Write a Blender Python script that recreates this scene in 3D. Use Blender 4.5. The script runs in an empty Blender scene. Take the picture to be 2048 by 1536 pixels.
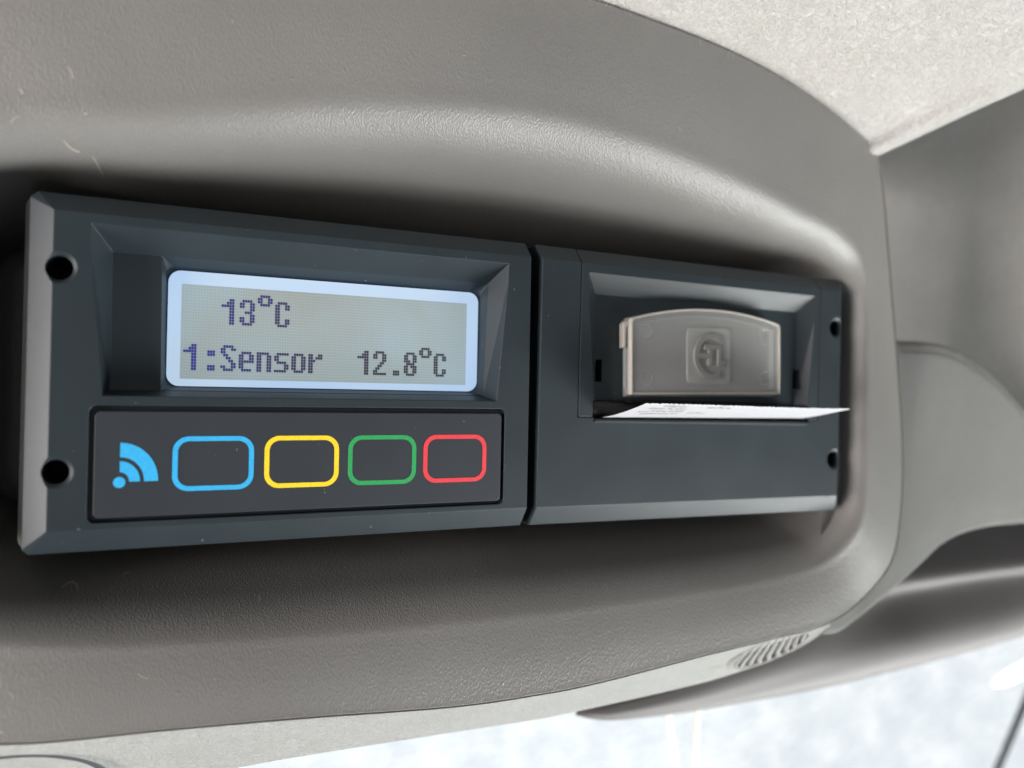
import bpy, bmesh, math, random
from mathutils import Vector, Matrix
random.seed(7)
SC = bpy.context.scene
COL = SC.collection
S = 0.001            # every coordinate below is in millimetres

# ------------------------------------------------------------------ camera
cam = bpy.data.cameras.new('camera')
camo = bpy.data.objects.new('camera', cam); COL.objects.link(camo)
R0 = (0.90886, -0.416683, 0.018666); R1 = (0.021474, 0.002052, -0.999767); R2 = (0.416547, 0.90905, 0.010813)
camo.matrix_world = Matrix(((R0[0], -R1[0], -R2[0], -70.0*S), (R0[1], -R1[1], -R2[1], -144.31*S),
                            (R0[2], -R1[2], -R2[2], -2.18*S), (0, 0, 0, 1)))
cam.sensor_fit = 'HORIZONTAL'; cam.sensor_width = 36; cam.lens = 1547.1/2048*36
cam.clip_start = 0.005; cam.clip_end = 50
cam.dof.use_dof = True; cam.dof.focus_distance = 0.150; cam.dof.aperture_fstop = 10
SC.camera = camo
# ------------------------------------------------------------------ world, exposure, lamps
W = bpy.data.worlds.new('World'); SC.world = W; W.use_nodes = True
bg = W.node_tree.nodes['Background']; bg.inputs[0].default_value = (0.80, 0.90, 1.0, 1); bg.inputs[1].default_value = 0.04
SC.view_settings.view_transform = 'Standard'; SC.view_settings.look = 'None'
SC.view_settings.exposure = 0; SC.view_settings.gamma = 1
def area(name, loc, target, sx, sy, power, color):
    l = bpy.data.lights.new(name, 'AREA'); l.shape = 'RECTANGLE'; l.size = sx; l.size_y = sy
    l.energy = power; l.color = color
    o = bpy.data.objects.new(name, l); COL.objects.link(o); o.location = loc
    o.rotation_euler = (Vector(target)-Vector(loc)).to_track_quat('-Z', 'Y').to_euler()
    return o
area('driver_window_light', (-0.62, -0.10, -0.06), (0, 0, 0), 0.45, 0.35, 9.4, (1.0, 0.93, 0.905))
area('passenger_window_light', (0.42, -0.22, -0.36), (0.06, 0, 0.0), 0.34, 0.30, 6.3, (0.98, 1.0, 0.97))
area('dashboard_bounce_fill', (0.12, -0.06, -0.60), (0.02, -0.02, -0.05), 0.8, 0.5, 1.5, (0.90, 0.96, 1.0))  # upward fill added for light bounced off the dashboard, not window light
area('rear_window_light', (0.15, -0.95, -0.05), (0, 0, 0), 0.8, 0.4, 0.85, (0.95, 0.98, 1.0))

# ------------------------------------------------------------------ materials
def mat(name):
    m = bpy.data.materials.new(name); m.use_nodes = True
    nt = m.node_tree; b = nt.nodes['Principled BSDF']
    return m, nt, b
def N(nt, t, **k):
    n = nt.nodes.new(t)
    for a, v in k.items():
        if a.startswith('i_'):
            key = a[2:]; key = int(key) if key.isdigit() else key.replace('_', ' ')
            n.inputs[key].default_value = v
        else: setattr(n, a, v)
    return n
def ramp(nt, stops):
    r = nt.nodes.new('ShaderNodeValToRGB'); e = r.color_ramp.elements
    while len(e) < len(stops): e.new(0.5)
    for i, (p, c) in enumerate(stops): e[i].position = p; e[i].color = (c[0], c[1], c[2], 1) if len(c) == 3 else c
    return r

def plastic(name, col, rough, grain, gdist, bevel, spec=0.5, var=0.12, dust=0.0):
    m, nt, b = mat(name); L = nt.links.new
    tc = N(nt, 'ShaderNodeTexCoord')
    n1 = N(nt, 'ShaderNodeTexNoise', i_Scale=grain, i_Detail=3.0, i_Roughness=0.6); L(tc.outputs['Object'], n1.inputs['Vector'])
    n2 = N(nt, 'ShaderNodeTexNoise', i_Scale=grain/60, i_Detail=4.0); L(tc.outputs['Object'], n2.inputs['Vector'])
    c0 = tuple(v*(1-var) for v in col); c1 = tuple(v*(1+var) for v in col)
    r = ramp(nt, [(0.3, c0), (0.7, c1)]); L(n2.outputs['Fac'], r.inputs[0])
    out = r.outputs[0]
    if dust:
        n3 = N(nt, 'ShaderNodeTexNoise', i_Scale=900.0, i_Detail=1.0); L(tc.outputs['Object'], n3.inputs['Vector'])
        rd = ramp(nt, [(0.785, (0, 0, 0)), (0.81, (1, 1, 1))]); L(n3.outputs['Fac'], rd.inputs[0])
        mu = N(nt, 'ShaderNodeMath', operation='MULTIPLY', i_1=dust); L(rd.outputs[0], mu.inputs[0])
        mx = N(nt, 'ShaderNodeMixRGB', i_Color2=(0.45, 0.45, 0.42, 1)); L(mu.outputs[0], mx.inputs[0]); L(out, mx.inputs[1]); out = mx.outputs[0]
    L(out, b.inputs['Base Color'])
    rr = N(nt, 'ShaderNodeMapRange', i_3=rough-0.06, i_4=rough+0.08); L(n2.outputs['Fac'], rr.inputs[0]); L(rr.outputs[0], b.inputs['Roughness'])
    b.inputs['Specular IOR Level'].default_value = spec
    bp = N(nt, 'ShaderNodeBump', i_Strength=0.55, i_Distance=gdist); L(n1.outputs['Fac'], bp.inputs['Height'])
    if bevel:
        bv = N(nt, 'ShaderNodeBevel', samples=6, i_Radius=bevel); L(bv.outputs[0], bp.inputs['Normal'])
    L(bp.outputs[0], b.inputs['Normal'])
    return m
M_DEV = plastic('charcoal_plastic', (0.017, 0.026, 0.032), 0.46, 4500, 0.00006, 0.0003, 0.42, 0.10, 0.22)
M_KEY = plastic('keypad_plastic', (0.022, 0.027, 0.035), 0.55, 6000, 0.00002, 0.0003, 0.45, 0.06, 0.3)
M_CAV = plastic('black_cavity', (0.006, 0.006, 0.007), 0.7, 3000, 0.00002, 0, 0.2)
M_RUB = plastic('black_rubber', (0.02, 0.021, 0.023), 0.5, 3000, 0.00002, 0, 0.4)
M_BAR = plastic('grey_header_plastic', (0.15, 0.142, 0.142), 0.55, 1500, 0.00005, 0, 0.4)
M_GAS = plastic('grey_gasket', (0.07, 0.072, 0.08), 0.55, 3000, 0.00002, 0, 0.4)
M_SLV = plastic('dull_metal', (0.30, 0.28, 0.25), 0.5, 3000, 0.00002, 0, 0.5)

def leather(name, col):
    m, nt, b = mat(name); L = nt.links.new
    tc = N(nt, 'ShaderNodeTexCoord')
    mp = N(nt, 'ShaderNodeMapping'); mp.inputs['Scale'].default_value = (1.3, 1.0, 0.62); L(tc.outputs['Object'], mp.inputs[0])
    v = N(nt, 'ShaderNodeTexVoronoi', i_Scale=2600.0, feature='SMOOTH_F1'); v.inputs['Smoothness'].default_value = 0.6
    n0 = N(nt, 'ShaderNodeTexNoise', i_Scale=700.0, i_Detail=2.0); L(mp.outputs[0], n0.inputs['Vector'])
    mx = N(nt, 'ShaderNodeMixRGB', blend_type='LINEAR_LIGHT', i_Fac=0.00016); L(mp.outputs[0], mx.inputs[1]); L(n0.outputs['Color'], mx.inputs[2])
    L(mx.outputs[0], v.inputs['Vector'])
    n1 = N(nt, 'ShaderNodeTexNoise', i_Scale=2200.0, i_Detail=3.0, i_Roughness=0.65); L(mp.outputs[0], n1.inputs['Vector'])
    ad = N(nt, 'ShaderNodeMath', operation='ADD'); L(v.outputs['Distance'], ad.inputs[0]); L(n1.outputs['Fac'], ad.inputs[1])
    n2 = N(nt, 'ShaderNodeTexNoise', i_Scale=22.0, i_Detail=5.0); L(tc.outputs['Object'], n2.inputs['Vector'])
    r = ramp(nt, [(0.3, tuple(c*0.93 for c in col)), (0.7, tuple(c*1.07 for c in col))]); L(n2.outputs['Fac'], r.inputs[0])
    # pale scuffs and lint specks
    n3 = N(nt, 'ShaderNodeTexNoise', i_Scale=420.0, i_Detail=1.0); L(tc.outputs['Object'], n3.inputs['Vector'])
    rd = ramp(nt, [(0.79, (0, 0, 0)), (0.81, (1, 1, 1))]); L(n3.outputs['Fac'], rd.inputs[0])
    mc = N(nt, 'ShaderNodeMixRGB', i_Color2=(0.5, 0.47, 0.42, 1))
    mm = N(nt, 'ShaderNodeMath', operation='MULTIPLY', i_1=0.06); L(rd.outputs[0], mm.inputs[0]); L(mm.outputs[0], mc.inputs[0])
    L(r.outputs[0], mc.inputs[1]); L(mc.outputs[0], b.inputs['Base Color'])
    b.inputs['Roughness'].default_value = 0.38; b.inputs['Specular IOR Level'].default_value = 0.5
    bp = N(nt, 'ShaderNodeBump', i_Strength=0.6, i_Distance=0.00014); L(ad.outputs[0], bp.inputs['Height']); L(bp.outputs[0], b.inputs['Normal'])
    return m
M_CON = leather('grained_grey_plastic', (0.192, 0.186, 0.178))

def fabric(name, col, sc, dist, sheen=0.3):
    m, nt, b = mat(name); L = nt.links.new
    tc = N(nt, 'ShaderNodeTexCoord')
    n1 = N(nt, 'ShaderNodeTexNoise', i_Scale=sc, i_Detail=5.0, i_Roughness=0.65, i_Distortion=2.2); L(tc.outputs['Object'], n1.inputs['Vector'])
    n2 = N(nt, 'ShaderNodeTexNoise', i_Scale=sc/12, i_Detail=4.0); L(tc.outputs['Object'], n2.inputs['Vector'])
    r = ramp(nt, [(0.35, tuple(c*0.86 for c in col)), (0.6, tuple(min(1, c*1.08) for c in col))]); L(n1.outputs['Fac'], r.inputs[0])
    r2 = ramp(nt, [(0.3, (0.93, 0.92, 0.90)), (0.7, (1, 1, 1))]); L(n2.outputs['Fac'], r2.inputs[0])
    mx = N(nt, 'ShaderNodeMixRGB', blend_type='MULTIPLY', i_Fac=1.0); L(r.outputs[0], mx.inputs[1]); L(r2.outputs[0], mx.inputs[2])
    L(mx.outputs[0], b.inputs['Base Color']); b.inputs['Roughness'].default_value = 0.95
    b.inputs['Specular IOR Level'].default_value = 0.1; b.inputs['Sheen Weight'].default_value = sheen
    bp = N(nt, 'ShaderNodeBump', i_Strength=0.9, i_Distance=dist); L(n1.outputs['Fac'], bp.inputs['Height']); L(bp.outputs[0], b.inputs['Normal'])
    return m
M_HEAD = fabric('pale_grey_fleece', (0.56, 0.545, 0.52), 750, 0.0011)
M_STRIP = fabric('pale_grey_felt', (0.46, 0.465, 0.45), 1000, 0.0010)
M_PIL = fabric('grey_woven_trim', (0.165, 0.166, 0.16), 1500, 0.0004)

def flat(name, col, rough=0.5, emit=0.0):
    m, nt, b = mat(name); b.inputs['Base Color'].default_value = (*col, 1); b.inputs['Roughness'].default_value = rough
    if emit: b.inputs['Emission Color'].default_value = (*col, 1); b.inputs['Emission Strength'].default_value = emit
    return m
def ink(name, col):
    m, nt, b = mat(name); L = nt.links.new
    tc = N(nt, 'ShaderNodeTexCoord'); n = N(nt, 'ShaderNodeTexNoise', i_Scale=2500.0, i_Detail=2.0); L(tc.outputs['Object'], n.inputs['Vector'])
    r = ramp(nt, [(0.3, tuple(c*0.9 for c in col)), (0.7, tuple(min(1, c*1.08) for c in col))]); L(n.outputs['Fac'], r.inputs[0])
    L(r.outputs[0], b.inputs['Base Color']); b.inputs['Roughness'].default_value = 0.55
    return m
M_BLUE = ink('blue_ink', (0.03, 0.42, 0.80)); M_YEL = ink('yellow_ink', (0.95, 0.66, 0.015))
M_GRN = ink('green_ink', (0.02, 0.33, 0.09)); M_RED = ink('red_ink', (0.75, 0.045, 0.06))
M_MARK = ink('grey_thermal_print', (0.40, 0.40, 0.43))

def screen_mats():
    # white backlit frame of the display
    m, nt, b = mat('backlit_frame'); L = nt.links.new
    tc = N(nt, 'ShaderNodeTexCoord'); n = N(nt, 'ShaderNodeTexNoise', i_Scale=45.0, i_Detail=2.0); L(tc.outputs['Object'], n.inputs['Vector'])
    r = ramp(nt, [(0.35, (0.40, 0.58, 0.83)), (0.65, (0.47, 0.63, 0.80))]); L(n.outputs['Fac'], r.inputs[0])
    b.inputs['Base Color'].default_value = (0.15, 0.15, 0.16, 1); b.inputs['Roughness'].default_value = 0.3
    L(r.outputs[0], b.inputs['Emission Color']); b.inputs['Emission Strength'].default_value = 0.93
    # grey-green liquid crystal with its dot grid
    p, nt, b = mat('lcd_glass'); L = nt.links.new
    tc = N(nt, 'ShaderNodeTexCoord'); sx = N(nt, 'ShaderNodeSeparateXYZ'); L(tc.outputs['Object'], sx.inputs[0])
    def line(o, off, pitch):
        a = N(nt, 'ShaderNodeMath', operation='SUBTRACT', i_1=off*S); L(o, a.inputs[0])
        d = N(nt, 'ShaderNodeMath', operation='DIVIDE', i_1=pitch*S); L(a.outputs[0], d.inputs[0])
        f = N(nt, 'ShaderNodeMath', operation='FRACT'); L(d.outputs[0], f.inputs[0])
        g = N(nt, 'ShaderNodeMath', operation='GREATER_THAN', i_1=0.16); L(f.outputs[0], g.inputs[0]); return g
    g1 = line(sx.outputs['X'], -66.4+43, 0.452); g2 = line(sx.outputs['Z'], -0.85+30, 0.536)
    mu = N(nt, 'ShaderNodeMath', operation='MULTIPLY'); L(g1.outputs[0], mu.inputs[0]); L(g2.outputs[0], mu.inputs[1])
    n = N(nt, 'ShaderNodeTexNoise', i_Scale=30.0, i_Detail=3.0, i_Roughness=0.6); L(tc.outputs['Object'], n.inputs['Vector'])
    r = ramp(nt, [(0.32, (0.262, 0.300, 0.292)), (0.5, (0.272, 0.345, 0.358)), (0.70, (0.288, 0.40, 0.465))]); L(n.outputs['Fac'], r.inputs[0])
    mx = N(nt, 'ShaderNodeMixRGB', blend_type='MULTIPLY'); inv = N(nt, 'ShaderNodeMath', operation='MULTIPLY_ADD', i_1=0.0, i_2=1.0)
    mx.inputs[0].default_value = 1.0
    gr = ramp(nt, [(0.0, (1.32, 1.32, 1.36)), (1.0, (1, 1, 1))]); L(mu.outputs[0], gr.inputs[0])
    L(r.outputs[0], mx.inputs[1]); L(gr.outputs[0], mx.inputs[2])
    b.inputs['Base Color'].default_value = (0.10, 0.10, 0.095, 1); b.inputs['Roughness'].default_value = 0.3
    L(mx.outputs[0], b.inputs['Emission Color']); b.inputs['Emission Strength'].default_value = 0.90
    # dark pixels: violet-blue, browner to the right as the viewing angle grows
    d, nt, b = mat('lcd_dots'); L = nt.links.new
    tc = N(nt, 'ShaderNodeTexCoord'); sx = N(nt, 'ShaderNodeSeparateXYZ'); L(tc.outputs['Object'], sx.inputs[0])
    mr = N(nt, 'ShaderNodeMapRange', i_1=-23*S, i_2=31*S); L(sx.outputs['X'], mr.inputs[0])
    n = N(nt, 'ShaderNodeTexNoise', i_Scale=60.0); L(tc.outputs['Object'], n.inputs['Vector'])
    ad = N(nt, 'ShaderNodeMath', operation='MULTIPLY_ADD', i_1=0.5); L(n.outputs['Fac'], ad.inputs[0]); L(mr.outputs[0], ad.inputs[2])
    r = ramp(nt, [(0.25, (0.026, 0.024, 0.33)), (0.62, (0.045, 0.032, 0.12)), (1.0, (0.050, 0.038, 0.052))]); L(ad.outputs[0], r.inputs[0])
    b.inputs['Base Color'].default_value = (0.03, 0.03, 0.04, 1); b.inputs['Roughness'].default_value = 0.3
    b.inputs['Specular IOR Level'].default_value = 0.15; L(r.outputs[0], b.inputs['Emission Color']); b.inputs['Emission Strength'].default_value = 0.65
    return m, p, d
M_FRAME, M_LCD, M_DOT = screen_mats()

def smoky(name, col, rough, trans):
    m, nt, b = mat(name)
    L = nt.links.new
    tc = N(nt, 'ShaderNodeTexCoord'); n = N(nt, 'ShaderNodeTexNoise', i_Scale=1800.0, i_Detail=2.0); L(tc.outputs['Object'], n.inputs['Vector'])
    b.inputs['Base Color'].default_value = col; b.inputs['Roughness'].default_value = rough
    b.inputs['Transmission Weight'].default_value = trans; b.inputs['IOR'].default_value = 1.45
    bv = N(nt, 'ShaderNodeBevel', samples=6, i_Radius=0.0004)
    bp = N(nt, 'ShaderNodeBump', i_Strength=0.25, i_Distance=0.00002); L(n.outputs['Fac'], bp.inputs['Height']); L(bv.outputs[0], bp.inputs['Normal'])
    L(bp.outputs[0], b.inputs['Normal'])
    return m
M_EMB = smoky('smoky_embossing', (0.40, 0.40, 0.385, 1), 0.2, 0.5)
M_LEV = smoky('smoky_clear_plastic', (0.96, 0.97, 0.95, 1), 0.18, 0.80)
M_LEVE = smoky('lit_edge_plastic', (0.84, 0.80, 0.73, 1), 0.14, 0.55)  # paler copy of the lever plastic, edge light put into the colour
def papermat():
    m, nt, b = mat('thermal_paper'); L = nt.links.new
    tc = N(nt, 'ShaderNodeTexCoord'); n = N(nt, 'ShaderNodeTexNoise', i_Scale=900.0, i_Detail=4.0); L(tc.outputs['Object'], n.inputs['Vector'])
    r = ramp(nt, [(0.3, (0.64, 0.65, 0.68)), (0.7, (0.73, 0.73, 0.75))]); L(n.outputs['Fac'], r.inputs[0]); L(r.outputs[0], b.inputs['Base Color'])
    b.inputs['Roughness'].default_value = 0.6
    tr = N(nt, 'ShaderNodeBsdfTranslucent'); tr.inputs[0].default_value = (0.8, 0.8, 0.82, 1)
    mx = N(nt, 'ShaderNodeMixShader', i_0=0.30); L(b.outputs[0], mx.inputs[1]); L(tr.outputs[0], mx.inputs[2])
    L(mx.outputs[0], nt.nodes['Material Output'].inputs['Surface'])
    return m
M_PAP = papermat()
def skymat():
    m = bpy.data.materials.new('bright_overcast'); m.use_nodes = True; nt = m.node_tree; nt.nodes.clear(); L = nt.links.new
    o = N(nt, 'ShaderNodeOutputMaterial'); e = N(nt, 'ShaderNodeEmission', i_Strength=1.12)
    tc = N(nt, 'ShaderNodeTexCoord')
    n = N(nt, 'ShaderNodeTexNoise', i_Scale=11.0, i_Detail=4.0, i_Roughness=0.75); L(tc.outputs['Object'], n.inputs['Vector'])
    r = ramp(nt, [(0.30, (0.80, 0.86, 0.90)), (0.5, (0.93, 0.975, 1.0)), (0.68, (1.15, 1.16, 1.16))]); L(n.outputs['Fac'], r.inputs[0])
    L(r.outputs[0], e.inputs[0]); L(e.outputs[0], o.inputs[0]); return m
M_SKY = skymat()
def glassmat():
    m = bpy.data.materials.new('dusty_glass'); m.use_nodes = True; nt = m.node_tree; nt.nodes.clear(); L = nt.links.new
    o = N(nt, 'ShaderNodeOutputMaterial')
    t = N(nt, 'ShaderNodeBsdfTransparent'); t.inputs[0].default_value = (0.955, 0.965, 0.97, 1)
    g = N(nt, 'ShaderNodeBsdfGlossy'); g.inputs['Roughness'].default_value = 0.08
    d = N(nt, 'ShaderNodeBsdfTranslucent'); d.inputs[0].default_value = (0.9, 0.95, 1, 1)
    tc = N(nt, 'ShaderNodeTexCoord'); n = N(nt, 'ShaderNodeTexNoise', i_Scale=140.0, i_Detail=4.0, i_Roughness=0.7); L(tc.outputs['Object'], n.inputs['Vector'])
    mr = N(nt, 'ShaderNodeMapRange', i_1=0.4, i_2=0.7, i_3=0.0, i_4=0.10); L(n.outputs['Fac'], mr.inputs[0])
    m1 = N(nt, 'ShaderNodeMixShader'); L(mr.outputs[0], m1.inputs[0]); L(t.outputs[0], m1.inputs[1]); L(d.outputs[0], m1.inputs[2])
    m2 = N(nt, 'ShaderNodeMixShader', i_0=0.05); L(m1.outputs[0], m2.inputs[1]); L(g.outputs[0], m2.inputs[2])
    L(m2.outputs[0], o.inputs[0]); return m
M_GLASS = glassmat()

# ------------------------------------------------------------------ mesh helpers
def link(name, me, m, parent=None, smooth=False):
    o = bpy.data.objects.new(name, me); COL.objects.link(o)
    if m: me.materials.append(m)
    if parent: o.parent = parent
    if smooth:
        for p in me.polygons: p.use_smooth = True
    return o
def mesh(name, verts, faces, m, parent=None, smooth=False):
    me = bpy.data.meshes.new(name); me.from_pydata([(x*S, y*S, z*S) for x, y, z in verts], [], faces)
    bm = bmesh.new(); bm.from_mesh(me); bmesh.ops.recalc_face_normals(bm, faces=bm.faces); bm.to_mesh(me); bm.free()
    return link(name, me, m, parent, smooth)
def sheet(name, verts, faces, m, parent=None, smooth=True):
    me = bpy.data.meshes.new(name); me.from_pydata([(x*S, y*S, z*S) for x, y, z in verts], [], faces)
    return link(name, me, m, parent, smooth)
def empty(name, loc=(0, 0, 0), rot=(0, 0, 0)):
    o = bpy.data.objects.new(name, None); COL.objects.link(o); o.empty_display_size = 0.01
    o.location = [v*S for v in loc]; o.rotation_euler = rot; return o
def tag(o, label=None, cat=None, group=None, kind=None):
    for k, v in (('label', label), ('category', cat), ('group', group), ('kind', kind)):
        if v: o[k] = v
    return o
def hull(pts):
    bm = bmesh.new()
    for p in pts: bm.verts.new([c*S for c in p])
    r = bmesh.ops.convex_hull(bm, input=bm.verts)
    bmesh.ops.delete(bm, geom=[v for v in bm.verts if not v.link_faces], context='VERTS')
    bmesh.ops.dissolve_limit(bm, angle_limit=0.01, verts=bm.verts, edges=bm.edges)
    bmesh.ops.recalc_face_normals(bm, faces=bm.faces)
    me = bpy.data.meshes.new('cut'); bm.to_mesh(me); bm.free(); return me
def cut(base, cutters, name, m, parent):
    ob = bpy.data.objects.new('tmp', base); COL.objects.link(ob); extra = []
    for c in cutters:
        co = bpy.data.objects.new('c', c); COL.objects.link(co); extra.append(co)
        md = ob.modifiers.new('b', 'BOOLEAN'); md.operation = 'DIFFERENCE'; md.solver = 'EXACT'; md.object = co
    dg = bpy.context.evaluated_depsgraph_get(); dg.update()
    me = bpy.data.meshes.new_from_object(ob.evaluated_get(dg))
    for e in extra + [ob]: bpy.data.objects.remove(e)
    me.materials.clear()
    return link(name, me, m, parent)
def rrect(x0, x1, z0, z1, r, n=8):
    pts = []
    for cx, cz, a0 in ((x1-r, z1-r, 0), (x0+r, z1-r, 90), (x0+r, z0+r, 180), (x1-r, z0+r, 270)):
        for i in range(n+1):
            a = math.radians(a0+90*i/n); pts.append((cx+r*math.cos(a), cz+r*math.sin(a)))
    return pts
def prism(outline, y0, y1): return [(x, y0, z) for x, z in outline]+[(x, y1, z) for x, z in outline]
def cyl(cx, cz, r, y0, y1, n=48, r1=None):
    r1 = r if r1 is None else r1
    return [(cx+r*math.cos(2*math.pi*i/n), y0, cz+r*math.sin(2*math.pi*i/n)) for i in range(n)] + \
           [(cx+r1*math.cos(2*math.pi*i/n), y1, cz+r1*math.sin(2*math.pi*i/n)) for i in range(n)]
def solid_outline(outline, y0, y1, verts, faces):
    """closed slab from a 2-D outline, appended to verts/faces"""
    b = len(verts); n = len(outline)
    verts += [(x, y0, z) for x, z in outline]+[(x, y1, z) for x, z in outline]
    faces.append([b+i for i in range(n)][::-1]); faces.append([b+n+i for i in range(n)])
    for i in range(n): j = (i+1) % n; faces.append((b+i, b+j, b+n+j, b+n+i))
def ring_solid(outer, inner, y0, y1, verts, faces):
    b = len(verts); n = len(outer)
    for o in (outer, inner):
        for y in (y0, y1): verts += [(x, y, z) for x, z in o]
    for i in range(n):
        j = (i+1) % n
        faces += [(b+i, b+j, b+2*n+j, b+2*n+i), (b+n+j, b+n+i, b+3*n+i, b+3*n+j), (b+i, b+n+i, b+n+j, b+j), (b+2*n+i, b+2*n+j, b+3*n+j, b+3*n+i)]
def cr(p0, p1, p2, p3, t):
    return tuple(0.5*((2*b)+(c-a)*t+(2*a-5*b+4*c-d)*t*t+(3*b-a-3*c+d)*t**3) for a, b, c, d in zip(p0, p1, p2, p3))
def spline(pts, n, closed=False):
    out = []; k = len(pts)
    for i in range(k if closed else k-1):
        g = lambda j: pts[j % k] if closed else pts[max(0, min(k-1, j))]
        for q in range(n): out.append(cr(g(i-1), g(i), g(i+1), g(i+2), q/n))
    if not closed: out.append(tuple(pts[-1]))
    return out
def grid(rows, closed=False):
    v = [p for r in rows for p in r]; n = len(rows[0]); f = []
    for i in range(len(rows)-1):
        for j in range(n if closed else n-1):
            k = (j+1) % n; f.append((i*n+j, i*n+k, (i+1)*n+k, (i+1)*n+j))
    return v, f
def loft(name, rows, nu, nv, m, parent=None, closed=False):
    rr = [spline(r, nu, closed) for r in rows]
    cols = [spline([r[j] for r in rr], nv) for j in range(len(rr[0]))]
    rows2 = [[c[i] for c in cols] for i in range(len(cols[0]))]
    v, f = grid(rows2, closed)
    return mesh(name, v, f, m, parent, True)

# ------------------------------------------------------------------ sky and windscreen
def build_outside():
    v = []; f = []
    n = 24
    for i in range(n+1):
        a = math.radians(-75+150*i/n)
        for z in (-2600, 1200): v.append((1900*math.sin(a), 300+1900*math.cos(a), z))
    for i in range(n): f.append((2*i, 2*i+1, 2*i+3, 2*i+2))
    tag(sheet('sky', v, f, M_SKY), kind='structure')
    w = [(-420, 62, -92), (620, 62, -92), (620, 360, -470), (-420, 360, -470)]
    nv = [w[i] for i in range(4)]+[(x, y+3.2, z+2.6) for x, y, z in w]
    o = mesh('windscreen', nv, [(0, 1, 2, 3), (7, 6, 5, 4), (0, 4, 5, 1), (1, 5, 6, 2), (2, 6, 7, 3), (3, 7, 4, 0)], M_GLASS)
    tag(o, 'bright dusty windscreen glass below the grey header trim', 'windscreen')
    v, f = [], []
    for h in (1.0, 1.6):
        for a in range(24):
            z = -132+9*math.sin(a*.2618); v.append((307+14*math.cos(a*.2618), 62+(-92-z)*298/378-h, z))
    f = [list(range(24))[::-1], list(range(24, 48))]+[(i, (i+1) % 24, 24+(i+1) % 24, 24+i) for i in range(24)]
    o = mesh('windscreen_sticker', v, f, flat('white_sticker', (0.85, 0.87, 0.88), .6))
    tag(o, 'white rounded sticker on the windscreen at the right', 'sticker')
    v, f = grid([[(403.5+45.5*t+dx, 151+42*t+dy, -191.6-57.2*t) for dx, dy in ((-4, 0), (0, -2.5), (4, 0), (0, 2.5))] for t in (-.6, 0, .5, 1, 1.5)], True)
    tag(mesh('wiper_arm', v, f, M_RUB, None, False), 'dark wiper arm crossing the windscreen in the lower right corner', 'wiper')
build_outside()

# ------------------------------------------------------------------ overhead console (one moulded shell)
def build_console():
    G = [(0, -11, 76.7), (22, -11, 75.3), (41, -10.5, 73.5), (55, -9.6, 71.4), (64.5, -8.6, 69.6), (75.5, -7, 67.2), (84.5, -5.3, 65), (92.3, -3.3, 63.2),
         (98.6, -1, 61.0), (104.9, 2, 51.5), (108.3, 3.2, 38.1), (111, 3.5, 20.5), (113.2, 3.5, 4.5), (115.2, 3.5, -16), (114.9, 3.5, -32.3), (111, 3.0, -45.5),
         (98.3, 1.2, -54.2), (82, -2, -58.2), (64, -3, -59.4), (43, -3.5, -60.7), (15, -3.5, -63), (0, -3.5, -63.4)]
    E = [(0, -8, 48.2), (18, -8, 47), (34, -7.4, 44.8), (47, -6.8, 42.4), (56, -6.2, 40.6), (66, -5.2, 38.3), (74, -4.4, 36.9), (82, -3, 35.2),
         (90, -1.6, 31.6), (94, -0.6, 26), (95.1, 0, 20), (95.4, 0, 10), (95.4, 0, 0), (95.4, 0, -14), (95.1, 0, -24), (92.4, -0.3, -33.4),
         (85, .6, -39.8), (75, .9, -42.4), (60, 1, -43.9), (42, 1, -44.7), (16, 1, -45), (0, 1, -45)]
    B = [(0, 31.5), (18, 31.5), (34, 31.5), (47, 31.5), (56, 31.5), (66, 31.5), (75, 31.5), (83, 31.2), (89.5, 28.8), (92.2, 24), (92.4, 18), (92.4, 9),
         (92.4, 0), (92.4, -13), (92.4, -22.5), (90.6, -29.5), (84, -32.4), (75, -32.8), (60, -33), (42, -33), (16, -33), (0, -33)]
    B = [(x*0.992, 56.0, z*(0.975 if z > 0 else 0.955)) for x, z in B]
    A = [(x*0.995, 66.0, z*0.985) for x, y, z in B]
    lerp = lambda a, b, t, dy=0: tuple(p+(q-p)*t+(dy if k == 1 else 0) for k, (p, q) in enumerate(zip(a, b)))
    def mirror(l): return l+[(-2-x-10*max(0, min(1, (x-60)/32))**1.5, y, z) for x, y, z in l[-2:0:-1]]
    def toward(b, e, t, u): return (b[0]+(e[0]-b[0])*t, b[1]+(e[1]-b[1])*u, b[2]+(e[2]-b[2])*t)
    loops = [[(x*.3, 69, z*.3) for x, y, z in A], [(x*.9, 68.5, z*.9) for x, y, z in A], A, B, [toward(b, e, .20, .34) for b, e in zip(B, E)], [toward(b, e, .42, .60) for b, e in zip(B, E)], [toward(b, e, .66, .80) for b, e in zip(B, E)], [toward(b, e, .86, .93) for b, e in zip(B, E)],
             [lerp(e, g, .10, -.3) for e, g in zip(E, G)], [lerp(e, g, .28, -.9) for e, g in zip(E, G)],
             [lerp(e, g, .6, -.9) for e, g in zip(E, G)], [lerp(e, g, .94, -.25) for e, g in zip(E, G)], G,
             [(x+(.5 if x > 5 else 0), y+1.6, z+(.25 if z > 0 else -.5)) for x, y, z in G], [(x+.3, y+5, z) for x, y, z in G], [(x*.985, y+60, z*.985) for x, y, z in G]]
    o = loft('overhead_console', [mirror(l) for l in loops], 7, 6, M_CON, None, True)
    tag(o, 'grey grained plastic overhead console with an arched recess holding two black units', 'console')
build_console()

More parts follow.
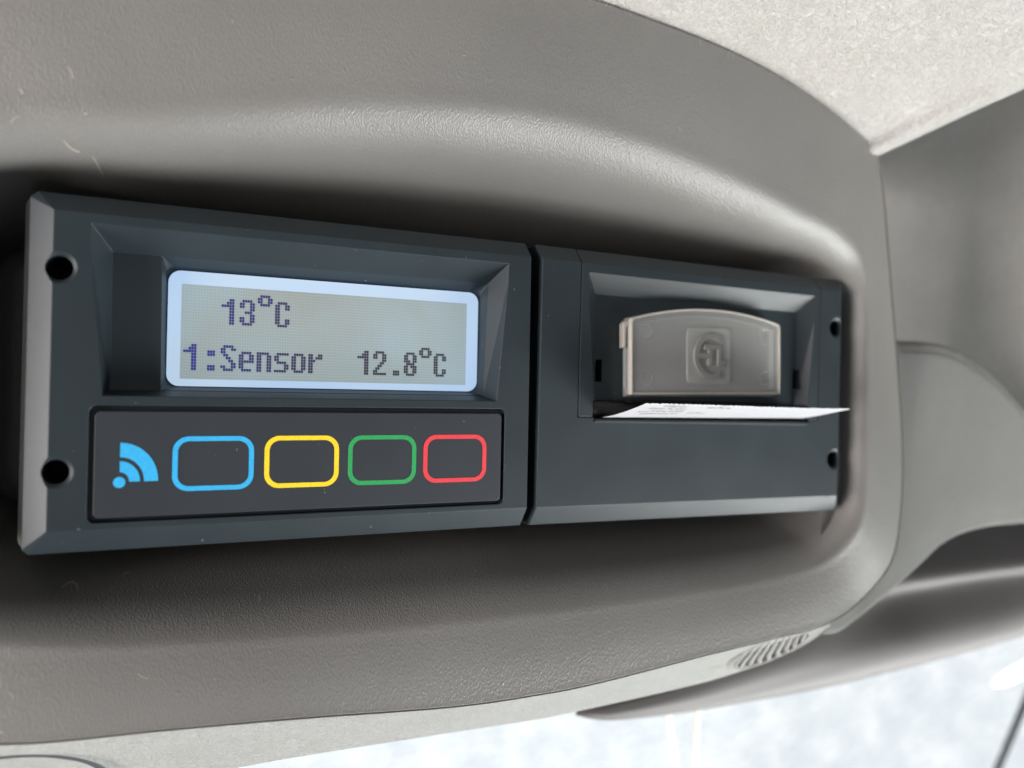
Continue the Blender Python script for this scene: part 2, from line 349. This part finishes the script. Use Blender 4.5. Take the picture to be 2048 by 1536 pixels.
# ------------------------------------------------------------------ headliner: roof, fold and side lining
def build_headliner():
    front = [(-140, 0, 62), (-100, -1, 61.4), (-67, -8.6, 69.8), (-43, -10.5, 73.7), (-24, -11, 75.5), (-2, -11, 76.9), (22, -11, 75.5), (41, -10.5, 73.7), (55, -9.6, 71.6),
             (64.5, -8.6, 69.8), (75.5, -7, 67.4), (84.5, -5.3, 65.2), (92.3, -3.3, 63.4), (99.2, -1, 61.2)]
    # roof skin: leaves the console edge, rises towards the seats and runs out to the cantrail; the side lining drops from there
    rows = []
    for dy, dz, dx, ey, ez, low in ((14, -.5, 0, 112, 97, -22), (0.6, 0.2, 0, 77, 101, -22), (-9, 4.5, 5.5, 59, 103.4, -22), (-17, 9.4, 12.5, 41, 105.6, -22),
                                    (-24, 14.3, 20.5, 23, 107.8, -22), (-45, 28, 40, -20, 113, 5), (-90, 52, 70, -100, 121, 60)):
        r = [(x*(1+.0012*abs(dy))+dx*max(0, (x-20)/79), y+dy, z+dz) for x, y, z in front]
        c = r[-1]; e = (200, ey, ez)
        r += [tuple(a+(b-a)*t for a, b in zip(c, e)) for t in (.35, .7, .90)]
        r += [(203.5, ey, ez-5.5)]+[(x, ey, ez-5.5+(low-ez+5.5)*t) for x, t in ((209, .10), (214, .27), (216, .5), (211, .76), (203, 1))]
        rows.append(r)
    o = loft('headliner', rows, 5, 5, M_HEAD)
    tag(o, 'pale grey fleece headliner folding down beside the console', 'headliner', kind='structure')
build_headliner()
def build_fibres():
    v, f = [], []
    path = spline([(-1, -11.6, 76.9), (22, -11.6, 75.5), (41, -11.1, 73.7), (55, -10.2, 71.6), (64.5, -9.2, 69.8), (75.5, -7.6, 67.4), (84.5, -5.9, 65.2)], 40)
    for k in range(420):
        p = Vector(random.choice(path)); L = random.uniform(.5, 1.3)*(2.0 if random.random() < .12 else 1); w = random.uniform(.025, .05)
        p += Vector((random.uniform(-.4, .4), random.uniform(-.8, .1), random.uniform(-.1, .3)))
        d = Vector((random.uniform(-.8, .8), random.uniform(-.5, .1), random.uniform(-1, -.1))).normalized(); b = Vector((random.uniform(-1, 1), random.uniform(-.3, .3), random.uniform(-.6, .6)))*.5
        s = Vector((-d.z, 0, d.x)).normalized()*w; o = len(v)
        for i in range(5):
            t = i/4; c = p+d*L*t+b*L*t*t*.8; v += [tuple(c-s*(1-t*.7)), tuple(c+s*(1-t*.7))]
        for i in range(4): f.append((o+2*i, o+2*i+1, o+2*i+3, o+2*i+2))
    tag(sheet('fleece_fibres', v, f, M_HEAD, None, False), 'loose pale fibres fraying from the headliner edge over the console', 'fibres', kind='stuff')
build_fibres()

def build_lint():
    from mathutils.bvhtree import BVHTree
    me = bpy.data.objects['overhead_console'].data
    tree = BVHTree.FromPolygons([v.co.copy() for v in me.vertices], [tuple(p.vertices) for p in me.polygons])
    v, f = [], []
    def fibre(x, z, L, ang, w, curl):
        o = len(v)
        for i in range(7):
            t = i/6; a = math.radians(ang+curl*t); px = x+L*t*math.cos(a); pz = z+L*t*math.sin(a)
            for sgn in (-1, 1):
                qx, qz = px-sgn*w*math.sin(a), pz+sgn*w*math.cos(a)
                h = tree.ray_cast(Vector((qx*S, -.06, qz*S)), Vector((0, 1, 0)))
                if h[0] is None: return
                p = h[0]+h[1]*0.00006*(1 if h[1].y < 0 else -1); v.append(tuple(p/S))
        for i in range(6): f.append((o+2*i, o+2*i+1, o+2*i+3, o+2*i+2))
    for x, z, L, ang, w, curl in ((-83, 45.6, 1.9, 95, .10, 20), (-90, 42.4, .9, 60, .14, 60), (-81.5, 40.5, .5, 20, .12, 0), (-84.5, 36.8, 2.4, -50, .07, 25), (-80.6, 35.6, 1.6, -40, .06, 0),
                                  (-91.5, 38, 1.7, 70, .06, -30), (-82, -38.5, 2.6, 110, .12, 60), (-74, -37.5, 1.2, 150, .10, 40), (-66, -35.8, .7, 45, .08, 0), (-52, -42, .8, 20, .12, 60), (-55, -40.6, .5, 80, .06, 0),
                                  (2, -37.5, .9, 35, .09, 30), (-7, -40.8, .5, 0, .08, 0), (8, -36, .6, 120, .06, 0), (30, 54, 1.0, 70, .05, 50), (52, 47, .8, 100, .05, 20), (-20, 60, .7, 15, .05, 0), (-72, -50, 2.0, -45, .06, 15), (-60, 58, .6, 40, .05, 80)):
        fibre(x, z, L, ang, w, curl)
    for k in range(60): fibre(random.uniform(-90, 95), random.choice((random.uniform(34, 66), random.uniform(-56, -37))), random.uniform(.15, .4), random.uniform(0, 180), random.uniform(.02, .05), random.uniform(-60, 60))
    tag(sheet('lint', v, f, flat('pale_lint', (0.42, 0.38, 0.32), .9), None, False), 'pale lint and scratches scattered over the grey console', 'lint', kind='stuff')
build_lint()

# ------------------------------------------------------------------ fabric strip under the console
XU = [(-190, 18, -50), (-150, 4, -53.5), (-112, -1.8, -54), (-86, -1.8, -57.2), (-67, -1.9, -59), (-47, -1.9, -60.3), (-18, -1.9, -62.2), (-1, -1.9, -62.8), (16, -1.9, -62.4), (45, -1.9, -60.3), (65, -1.5, -58.8), (78, -.6, -58), (86, .8, -56.8)]
XL = [(-190, 40, -74), (-150, 26, -76), (-112, 21, -78), (-86, 19.5, -78.6), (-67, 17, -77.4), (-47, 15.4, -76.3), (-18, 16, -77), (-1, 17, -77.8), (16, 17.8, -78.4), (45, 15, -76), (62, 11, -72.8), (77, 3.5, -66.0), (87, 1.0, -60.5)]
def strip_pt(x, t, h=0.0):
    def at(l):
        for i in range(len(l)-1):
            if l[i][0] <= x <= l[i+1][0]:
                q = (x-l[i][0])/(l[i+1][0]-l[i][0])
                return cr(l[max(0, i-1)], l[i], l[i+1], l[min(len(l)-1, i+2)], q)
        return l[-1]
    a, b = Vector(at(XU)), Vector(at(XL)); a.x = b.x = x
    p = a.lerp(b, t); d = (b-a).normalized(); n = Vector((0, -1, 0)); n = (n-d*n.dot(d)).normalized()
    return tuple(p+n*h)
def build_strip():
    root = empty('fabric_header_strip', (0, 10, -70))
    root_off = Vector((0, 10, -70))
    loc = lambda r: [tuple(Vector(p)-root_off) for p in r]
    mid = [tuple((a+b)/2+0 for k, (a, b) in enumerate(zip(u, l))) for u, l in zip(XU, XL)]
    rows = [[(x, y+8, z+4) for x, y, z in XU], XU, mid, [tuple(a+(b-a)*.93 for a, b in zip(u, l)) for u, l in zip(XU, XL)], XL,
            [(x, y+2.5, z+.2) for x, y, z in XL], [(x, y+8, z+5) for x, y, z in XL]]
    loft('fabric_cover', [loc(r) for r in rows], 6, 5, M_STRIP, root)
    # oval recessed rim at the left and slotted grille at the right
    def oval(cx, ct, a, bt, h, n=56, k=1.0): return [tuple(Vector(strip_pt(cx+a*k*math.cos(2*math.pi*i/n), ct+bt*k*math.sin(2*math.pi*i/n), h))-root_off) for i in range(n)]
    for (cx, ct, a, bt, nm, mm) in ((-90, .72, 14.5, .50, 'recessed_oval_rim', M_BAR),):
        rows = [oval(cx, ct, a, bt, -.3, k=1.06), oval(cx, ct, a, bt, .45, k=1.02), oval(cx, ct, a, bt, .35, k=.97), oval(cx, ct, a, bt, .15, k=.93), oval(cx, ct, a, bt, .10, k=.80)]
        v, f = grid(rows, True); mesh(nm, v, f, M_STRIP, root, True)
        rows = [oval(cx, ct, a, bt, .06, k=.99), oval(cx, ct, a, bt, .75, k=.94), oval(cx, ct, a, bt, .06, k=.85)]
        v, f = grid(rows, True); mesh('dark_gasket', v, f, M_GAS, root, True)
    gx, gt, ga, gb = 69.5, .50, 10.0, .40
    rows = [oval(gx, gt, ga, gb, -.2, k=1.10), oval(gx, gt, ga, gb, .7, k=1.05), oval(gx, gt, ga, gb, .7, k=.97), oval(gx, gt, ga, gb, -.2, k=.92)]
    v, f = grid(rows, True); mesh('grille_frame', v, f, M_STRIP, root, True)
    v = oval(gx, gt, ga, gb, .08, k=.95); mesh('grille_well', v, [list(range(len(v)))], M_RUB, root)
    for i in range(9):
        u = -0.84+1.68*i/8; half = math.sqrt(max(0, 1-u*u))*.9
        if half < .25: continue
        rows = []
        for q in range(7):
            tt = -half+2*half*q/6; xx = gx+ga*(u+.16*tt*abs(tt)); cc = gt+gb*tt
            rows.append([tuple(Vector(strip_pt(xx+dx, cc, h))-root_off) for dx, h in ((-.55, .1), (-.35, .62), (.35, .62), (.55, .1))])
        v, f = grid(rows); mesh('grille_rib', v, f, M_STRIP, root, True)
    tag(root, 'pale felt strip along the console underside with a slotted grille at its right end', 'header strip')
build_strip()

# ------------------------------------------------------------------ right pillar trim
def build_pillar():
    top = [(84, 9, 10), (105, 10, 13.6), (120.5, 12, 14.2), (135, 12, 14.6), (146, 13, 13.8), (156, 14, 11.4), (166, 14.5, 7.4), (176, 15, 1.8), (188, 16, -5.6), (203.5, 17, -14.8), (225, 19, -26)]
    bot = [(88, 4.0, -62.6), (95, 5.2, -63.2), (101, 6, -61.4), (107.4, 6, -58.5), (119.6, 7, -53.2), (130, 8, -48.4), (139.5, 9, -44), (150, 10, -41.4), (166, 12, -40.3), (185.3, 14, -40.6), (215, 16.5, -41.2)]
    mid = [tuple(a*.5+b*.5+(-1.8 if k == 1 else 0) for k, (a, b) in enumerate(zip(t, u))) for t, u in zip(top, bot)]
    mix = lambda t, d: [tuple(a+(b-a)*t+(d if k == 1 else 0) for k, (a, b) in enumerate(zip(p, q))) for p, q in zip(top, bot)]
    rows = [[(x, y+22, z-3) for x, y, z in top], [(x, y+4, z-.2) for x, y, z in top], top, mix(.07, -1.6), mix(.25, -2.2), mid, mix(.78, -1.5), mix(.95, -.6), bot,
            [(x, y+2.2, z-1.0) for x, y, z in bot], [(x, y+7, z-.8+ (2.0)) for x, y, z in bot], [(x, y+30, z+14) for x, y, z in bot]]
    root = empty('pillar_trim', (140, 12, -20)); off = Vector((140, 12, -20))
    loft('trim_cover', [[tuple(Vector(p)-off) for p in r] for r in rows], 6, 5, M_PIL, root)
    seam = spline([tuple(Vector((x, y-1.95, z-3.6))-off) for x, y, z in top[2:9]], 14)
    v = []; f = []
    for i in range(0, len(seam)-1):
        if i % 4 == 3: continue
        a, b = Vector(seam[i]), Vector(seam[i+1]); d = (b-a).normalized(); s = Vector((-d.z, 0, d.x))*.22; k = len(v)
        v += [tuple(a-s), tuple(b-s), tuple(b+s), tuple(a+s), tuple(a.lerp(b, .5)+Vector((0, -.28, 0)))]
        f += [(k, k+1, k+4), (k+1, k+2, k+4), (k+2, k+3, k+4), (k+3, k, k+4)]
    mesh('seam_stitching', v, f, M_PIL, root)
    tag(root, 'grey fabric pillar trim with rounded stitched top, right of the console', 'pillar trim')
build_pillar()

# ------------------------------------------------------------------ windscreen header trim (rounded bar)
def build_header():
    secs = [((37.8, 45, -90.6), (37.6, 43.4, -90.7), (37.5, 42.6, -90.9), (37.5, 42.6, -91.2), (37.6, 43.4, -91.4), (37.8, 45, -91.5)),
            ((42, 47, -89.6), (42, 42.8, -89.9), (42, 41.4, -90.6), (42, 41.2, -91.6), (42, 42, -92.6), (42, 47, -92.8)),
            ((51, 52, -88), (51, 43.5, -89.6), (51, 41.5, -91), (51, 41, -92.4), (51, 42, -94.2), (51, 50, -94.4)),
            ((81, 62, -84), (81, 48, -87), (81, 44, -90), (81, 43, -93.6), (81, 45, -97.2), (81, 58, -97.6)),
            ((137, 74, -68), (137, 58, -76), (137, 51, -84), (137, 48, -92), (137, 50, -100.2), (137, 66, -101)),
            ((180, 84, -56), (180, 64, -71.5), (180, 63, -79), (180, 52, -91), (180, 54, -101), (180, 72, -102)),
            ((214, 90, -52), (214, 65.5, -70.5), (214, 65, -77.5), (214, 55, -91), (214, 57, -101), (214, 76, -102)),
            ((260, 92, -50), (260, 66.5, -70.4), (260, 66, -77), (260, 57, -90), (260, 60, -99.7), (260, 80, -101)),
            ((330, 96, -48), (330, 64, -71), (330, 68, -77), (330, 62, -88), (330, 66, -97), (330, 84, -99))]
    rows = [[s[i] for s in secs] for i in range(6)]
    o = loft('windscreen_header_trim', rows, 7, 7, M_BAR)
    tag(o, 'smooth grey rounded trim bar tapering to the left above the windscreen', 'trim')
    for i, (a, b) in enumerate((((83.5, 66, -98), (90.5, 66, -135)), ((98.0, 66, -99), (95.2, 66, -135)))):
        c = mesh('hanging_cord', *grid([[(a[0]+(b[0]-a[0])*t+dx, a[1]+dy, a[2]+(b[2]-a[2])*t) for dx, dy in ((-1.1, 0), (0, -.7), (1.1, 0), (0, .7))] for t in [q/8 for q in range(9)]], True),
                 flat('cream_cord' , (0.78, 0.74, 0.66), .8), None, True)
        tag(c, ('pale flat cord slanting down from the header trim, left of the pair', 'pale flat cord hanging almost straight down, right of the pair')[i], 'cord', 'cords hanging below the header trim')
build_header()

# ------------------------------------------------------------------ temperature recorder (left unit)
REC = empty('temperature_recorder', (-43, 15, -30))
REC_OFF = Vector((-43, 15, -30))
tag(REC, 'black recorder with lit grey temperature display and four coloured button outlines', 'temperature recorder')
def local(o, off):           # geometry was written in scene millimetres: move it under its thing
    o.data.transform(Matrix.Translation(-off*S)); return o
def build_recorder():
    face = [(-85.8, 26), (0, 26), (0, -26), (-85.8, -26)]
    o1 = [(-88.4, 29.3), (-.1, 29.3), (-.1, -30.1), (-88.6, -30.1), (-89.5, -29.2), (-89.5, 28.3)]
    base = hull([(x, 0, z) for x, z in face]+[(x, 3, z) for x, z in o1]+[(x, 56, z*.985) for x, z in o1])
    cuts = []
    f0 = [(-80.5, 24.4), (-5.0, 24.2), (-7.2, -4.0), (-78.3, -4.0)]; f5 = [(-77.5, 20.7), (-7.4, 20.6), (-8.1, -3.0), (-77.4, -3.0)]
    ex = [(a+(a-c)*.2, b+(b-d)*.2) for (a, b), (c, d) in zip(f0, f5)]
    cuts.append(hull([(x, -1, z) for x, z in ex]+[(x, 5, z) for x, z in f5]))
    g5 = [(-69.7, 20.69), (-7.42, 20.59), (-8.12, -2.95), (-69.5, -2.95)]
    cuts.append(hull([(x, 4.97, z) for x, z in g5]+[(x, 7.6, z) for x, z in rrect(-68.65, -8.6, -2.2, 18.75, 2.2)]+[(x, 9.5, z) for x, z in rrect(-68.65, -8.6, -2.2, 18.75, 2.2)]))
    cuts.append(hull(prism(rrect(-80.1, -5.3, -25.0, -5.6, 1.2), -1, 1.7)))
    for hx, hz in ((-84.9, 16.7), (-84.75, -16.5)):
        cuts.append(hull(cyl(hx, hz, 2.0, -2, 14))); cuts.append(hull(cyl(hx, hz, 3.2, -.6, .75, r1=1.9)))
    h = cut(base, cuts, 'housing', M_DEV, REC); local(h, REC_OFF)
    for hx, hz in ((-84.9, 16.7), (-84.75, -16.5)):
        v, f = [], []; solid_outline([(hx+2.1*math.cos(i*.2618), hz+2.1*math.sin(i*.2618)) for i in range(24)], 12.5, 13.5, v, f)
        local(mesh('screw_head', v, f, M_CAV, REC), REC_OFF)
    # sleeve seen as a sliver left of the body
    v, f = [], []; ring_solid(rrect(-91.3, .3, -31, 30.3, 2), rrect(-90.6, -.4, -30.5, 29.8, 1.6), 12, 54, v, f)
    local(mesh('mounting_sleeve', v, f, M_SLV, REC), REC_OFF)
    # display
    v, f = [], []; solid_outline(rrect(-68.6, -8.65, -2.15, 18.7, 2.15), 7.55, 9.0, v, f)
    win = local(mesh('display_window', v, f, M_FRAME, REC), REC_OFF); tag(win, 'white lit display frame')
    lx0, lx1, lz0, lz1 = -66.4, -11.25, -.85, 16.3
    v, f = [], []; solid_outline([(lx0, lz0), (lx1, lz0), (lx1, lz1), (lx0, lz1)], 7.50, 7.54, v, f)
    mesh('lcd_panel', v, f, M_LCD, win)
    px, pz = (lx1-lx0)/122, (lz1-lz0)/32
    GL = {'1': ['000110', '001110', '111110', '000110', '000110', '000110', '000110', '000110', '000110'],
          '3': ['011110', '110011', '110011', '000011', '001110', '000011', '110011', '110011', '011110'],
          'C': ['011110', '110011', '110011', '110000', '110000', '110000', '110011', '110011', '011110'],
          'd': ['011110', '110011', '110011', '011110'],
          ':': ['', '', '001110', '001110', '', '', '', '001110', '001110'],
          'S': ['011110', '110011', '110000', '011000', '001100', '000110', '000011', '110011', '011110'],
          'e': ['', '', '011110', '110011', '110011', '111111', '110000', '110000', '011110'],
          'n': ['', '', '111110', '110011', '110011', '110011', '110011', '110011', '110011'],
          's': ['', '', '011111', '110000', '110000', '011110', '000011', '000011', '111110'],
          'o': ['', '', '011110', '110011', '110011', '110011', '110011', '110011', '011110'],
          'r': ['', '', '110011', '110111', '111000', '110000', '110000', '110000', '110000'],
          '2': ['011110', '110011', '110011', '000011', '000110', '001100', '011000', '110000', '111111'],
          '.': ['', '', '', '', '', '', '', '001110', '001110'],
          '8': ['011110', '110011', '110011', '111011', '011110', '110111', '110011', '110011', '011110']}
    def put(ch, c0, r0):
        v, f = [], []
        if ch == 'd': r0 -= 2
        for r, row in enumerate(GL[ch]):
            for c, b in enumerate(row):
                if b == '1':
                    x = lx0+(c0+c)*px; z = lz1-(r0+r)*pz; k = len(v); g = .03
                    v += [(x+g, 7.44, z-g), (x+px-g*.4, 7.44, z-g), (x+px-g*.4, 7.44, z-pz+g*.6), (x+g, 7.44, z-pz+g*.6)]; f.append((k, k+1, k+2, k+3))
        sheet('lcd_character', v, f, M_DOT, win, False)
    def write(text, i0, r0):
        for i, ch in enumerate(text):
            if ch != ' ': put(ch, 1+(i0+i)*7.02, r0)
    write('13dC', 2, 4); write('1:Sensor  12.8dC', 0, 20)
    for c in win.children: local(c, REC_OFF)
    # keypad plate with printed outlines
    base = hull(prism(rrect(-79.25, -6.05, -24.25, -6.55, .9), .12, 2.5))
    pad = local(link('keypad', base, M_KEY, REC), REC_OFF); pad.data.name = 'keypad'
    for cx, m, lb in ((-60.75, M_BLUE, 'blue'), (-45.65, M_YEL, 'yellow'), (-30.65, M_GRN, 'green'), (-15.9, M_RED, 'red')):
        v, f = [], []
        ring_solid(rrect(cx-6.65, cx+6.65, -20.2, -10.8, 2.6, 12), rrect(cx-5.8, cx+5.8, -19.38, -11.62, 1.85, 12), .07, .125, v, f)
        tag(local(mesh('button_outline', v, f, m, pad), REC_OFF), lb+' rounded button outline')
    v, f = [], []; cx, cz = -75.45, -18.4
    solid_outline([(cx+.92*math.cos(i*.2618), cz+.92*math.sin(i*.2618)) for i in range(24)], .07, .125, v, f)
    for r0, r1 in ((1.6, 3.42), (4.1, 6.5)):
        a = [math.radians(90*i/24) for i in range(25)]
        solid_outline([(cx+.05+r1*math.cos(t)*.9, cz+.1+r1*math.sin(t)) for t in a]+[(cx+.05+r0*math.cos(t)*.9, cz+.1+r0*math.sin(t)) for t in a[::-1]], .07, .125, v, f)
    tag(local(mesh('wireless_symbol', v, f, M_BLUE, pad), REC_OFF), 'blue dot with two quarter arcs')
build_recorder()

# ------------------------------------------------------------------ receipt printer (right unit, sits about half a degree askew)
PRN = empty('receipt_printer', (2.36, -.24, -.01), (0, math.radians(.56), 0))
tag(PRN, 'black panel printer with smoky clear lever above a torn paper strip', 'receipt printer')
def build_printer():
    face = [(0, 26), (84.9, 26), (84.9, -26), (0, -26)]
    o1 = [(-.2, 29.3), (87.6, 29.3), (88.5, 28.3), (88.5, -29.2), (87.6, -30.1), (-.2, -30.1)]
    def body(): return hull([(x, 0, z) for x, z in face]+[(x, 3, z) for x, z in o1]+[(x, 56, z*.985) for x, z in o1])
    box = lambda x0, x1, y0, y1, z0, z1: hull([(x, y, z) for x in (x0, x1) for y in (y0, y1) for z in (z0, z1)])
    cuts = [box(9.2, 78.1, -2, 24, -7.15, 40), box(13.2, 74.8, -2, 23, -7.85, -6.5)]
    for hx, hz in ((84.0, 16.5), (84.1, -16.8)):
        cuts.append(hull(cyl(hx, hz, 2.0, -2, 14))); cuts.append(hull(cyl(hx, hz, 3.2, -.6, .75, r1=1.9)))
    cut(body(), cuts, 'housing', M_DEV, PRN)
    for hx, hz in ((84.0, 16.5), (84.1, -16.8)):
        v, f = [], []; solid_outline([(hx+2.1*math.cos(i*.2618), hz+2.1*math.sin(i*.2618)) for i in range(24)], 12.5, 13.5, v, f); mesh('screw_head', v, f, M_CAV, PRN)
    v, f = [], []; solid_outline([(9.2, -7.1), (78.1, -7.1), (78.1, 29), (9.2, 29)], 22, 23, v, f); mesh('chassis', v, f, M_CAV, PRN)
    # door
    face = [(9.45, 26), (77.85, 26), (77.85, -6.95), (9.45, -6.95)]; o1 = [(9.45, 29.3), (77.85, 29.3), (77.85, -6.95), (9.45, -6.95)]
    base = hull([(x, 0, z) for x, z in face]+[(x, 3, z) for x, z in o1]+[(x, 18, z) for x, z in o1])
    f0 = [(11.1, 24.05), (76.3, 24.05), (74.5, -3.4), (13.4, -3.4)]; f3 = [(14.6, 20), (73, 20), (73.1, -3.4), (15.0, -3.4)]
    ex = [(a+(a-c)/3, b+(b-d)/3) for (a, b), (c, d) in zip(f0, f3)]
    cuts = [hull([(x, -1, z) for x, z in ex]+[(x, 3, z) for x, z in f3]), hull([(x, y, z) for x in (12.9, 74.9) for y in (-2, 25) for z in (-12, -3.39)])]
    for x0, x1 in ((15.0, 16.7), (72.4, 74.0)):
        cuts.append(hull([(x, y, z) for x in (x0, x1) for y in (-1, 8) for z in (.7, 5.6)]))
    cut(base, cuts, 'printer_door', M_DEV, PRN)
    # platen roller
    v = []; f = []; n = 28
    prof = [(13.0, 1.0), (13.0, 1.75), (13.6, 2.05), (15.2, 2.05), (15.6, 1.9), (72.5, 1.9), (73, 2.05), (74.7, 2.05), (74.7, 1.0)]
    for x, r in prof: v += [(x, 3.2+r*math.cos(2*math.pi*i/n), -5.4+r*math.sin(2*math.pi*i/n)) for i in range(n)]
    for k in range(len(prof)-1):
        for i in range(n): j = (i+1) % n; f.append((k*n+i, k*n+j, (k+1)*n+j, (k+1)*n+i))
    mesh('platen_roller', v, f, M_RUB, PRN, True)
    # serrated tear bar
    v = []; f = []; x = 13.6
    o = [(13.3, -8.15)]
    while x < 74.2: o += [(x, -7.86), (x+.31, -7.30)]; x += .62
    o += [(x, -7.86), (74.7, -8.15)]
    solid_outline(o, -.10, .6, v, f); mesh('tear_bar', v, f, M_DEV, PRN)
    # dark cutter edge below the lever
    v = []; f = []; o = [(22.6, -3.0)]; x = 22.6
    while x < 65.5: o += [(x, -3.5), (x+.9, -3.75), (x+1.8, -3.5)]; x += 2.4
    o += [(65.8, -3.0)]
    solid_outline(o, .6, 2.8, v, f); mesh('cutter_blade', v, f, M_CAV, PRN)
    # smoky release lever: hollow cap with arched top, turned a little
    lev_c = (43.6, 6.0)
    def lev(x, z, ang=math.radians(1.6)):
        dx, dz = x-lev_c[0], z-lev_c[1]
        return (lev_c[0]+dx*math.cos(ang)-dz*math.sin(ang), lev_c[1]+dx*math.sin(ang)+dz*math.cos(ang))
    def arch(x0, x1, z0, zc, rise, r=1.0, n=28):
        p = [(x0, z0), (x1, z0)]
        p += [(x1, zc-r), (x1-.3*r, zc-.3*r)]
        p += [(x1-r+(x0+r-(x1-r))*i/n, zc+rise*(1-(2*i/n-1)**2)) for i in range(n+1)]
        p += [(x0+.3*r, zc-.3*r), (x0, zc-r)]
        return p
    out0 = arch(22.35, 65.0, -1.15, 15.7, 2.6); out3 = arch(22.1, 65.3, -1.9, 15.9, 2.6); inn = arch(23.5, 63.9, -.2, 14.4, 2.4, .6)
    n = len(out0); v = []
    for o, y in ((out3, 2.95), (out0, .25), (arch(22.6, 64.75, -.9, 15.45, 2.6), 0), (inn, 1.15), (inn, 2.95)):
        v += [(*[lev(x, z)[0]], y, lev(x, z)[1]) for x, z in o]
    f = []
    for k in (0, 1):
        for i in range(n): j = (i+1) % n; f.append((k*n+i, k*n+j, (k+1)*n+j, (k+1)*n+i))
    f.append([2*n+i for i in range(n)]); f.append([3*n+i for i in range(n)][::-1])
    for i in range(n): j = (i+1) % n; f.append((3*n+i, 3*n+j, 4*n+j, 4*n+i)); f.append((4*n+i, 4*n+j, j, i))
    lv = mesh('release_lever', v, f, M_LEV, PRN); tag(lv, 'smoky clear lever with an embossed emblem')
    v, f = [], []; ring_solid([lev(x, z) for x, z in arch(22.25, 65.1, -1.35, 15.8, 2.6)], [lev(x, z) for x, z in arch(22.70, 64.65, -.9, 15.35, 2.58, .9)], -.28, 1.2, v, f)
    mesh('lever_edge_light', v, f, M_LEVE, lv)  # added ring, its paler colour stands for light caught along the lever edges
    for px, pz in ((26.5, 12.6), (60.6, 12.6), (26.5, 2.4), (60.6, 2.4)):
        c = lambda r: [lev(px+r*math.cos(i*.2618), pz+r*math.sin(i*.2618)) for i in range(24)]
        v, f = [], []; ring_solid(c(1.75), c(1.5), -.06, .05, v, f); mesh('ejector_mark', v, f, M_LEV, lv)
    # left hook tab of the lever
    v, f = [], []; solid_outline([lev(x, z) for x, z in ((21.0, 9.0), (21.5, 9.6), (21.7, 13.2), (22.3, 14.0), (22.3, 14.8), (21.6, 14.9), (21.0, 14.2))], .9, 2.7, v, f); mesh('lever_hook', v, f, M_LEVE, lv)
    # embossed emblem: rounded plate and a C ring round a T and an L
    v, f = [], []; solid_outline([lev(x, z) for x, z in rrect(37.3, 49.9, 1.2, 14.0, 1.3)], -.22, .02, v, f); mesh('emblem_plate', v, f, M_LEV, lv)
    v, f = [], []
    ex, ez = 44.2, 7.5
    a = [math.radians(60+240*i/30) for i in range(31)]
    P = lambda pts: [lev(x, z) for x, z in pts]
    solid_outline(P([(ex+5.2*math.cos(t), ez+5.3*math.sin(t)) for t in a]+[(ex+3.9*math.cos(t), ez+4.0*math.sin(t)) for t in a[::-1]]), -.75, -.1, v, f)
    r = lambda x0, x1, z0, z1: solid_outline(P([(x0, z0), (x1, z0), (x1, z1), (x0, z1)]), -.75, -.1, v, f)
    r(40.3, 43.0, 6.9, 8.1); r(42.0, 46.9, 9.0, 10.2); r(43.0, 44.2, 5.2, 9.0); r(45.7, 46.9, 5.2, 9.0); r(46.9, 48.1, 5.2, 6.4)
    mesh('emblem', v, f, M_EMB, lv)
build_printer()

# ------------------------------------------------------------------ torn paper strip in the printer slot
def build_paper():
    rows = []; n = 96; m = 14
    x0, x1 = 18.2, 75.6
    for j in range(m+1):
        t = j/m; row = []
        for i in range(n+1):
            s = i/n; x = x0+(x1-x0)*s - .3*t
            y = 1.2-(17.4-1.6*s)*t
            z = -7.28+.35*s*0 + (3.3*t**1.25) - .55*s*t
            z += .16*math.sin(s*8)*t*(1-t)*2 + .10*math.sin(s*5+1)*t - .5*t*(1-s)**3*(1-t)
            if j == m: y += (.32 if i % 2 else -.05)+random.uniform(-.12, .12); z += (.10 if i % 2 else -.05)+random.uniform(-.05, .08)
            row.append((x, y, z))
        rows.append(row)
    v, f = grid(rows)
    o = sheet('paper_strip', v, f, M_PAP)
    md = o.modifiers.new('thickness', 'SOLIDIFY'); md.thickness = .00006; md.offset = 0
    tag(o, 'short white torn paper strip sticking out of the printer slot', 'paper')
    v = []; f = []
    def P(s, t):
        i = min(n-1, int(s*n)); j = min(m-1, int(t*m)); a = Vector(rows[j][i]).lerp(Vector(rows[j][i+1]), s*n-i); b = Vector(rows[j+1][i]).lerp(Vector(rows[j+1][i+1]), s*n-i)
        p = a.lerp(b, t*m-j); return (p.x, p.y, p.z-.12)
    for k, (t0, ss, ee) in enumerate(((.88, .10, .20), (.74, .06, .22), (.58, .05, .24), (.42, .09, .26), (.50, .29, .36), (.86, .30, .40))):
        s = ss
        while s < ee:
            w = random.uniform(.006, .014); h = random.uniform(.04, .075); q = len(v); t = t0+random.uniform(-.02, .02)
            v += [P(s, t), P(s+w, t), P(s+w, t+h), P(s, t+h)]; f.append((q, q+1, q+2, q+3)); s += w+random.uniform(.004, .010)
    sheet('printed_text', v, f, M_MARK, o, False)
build_paper()
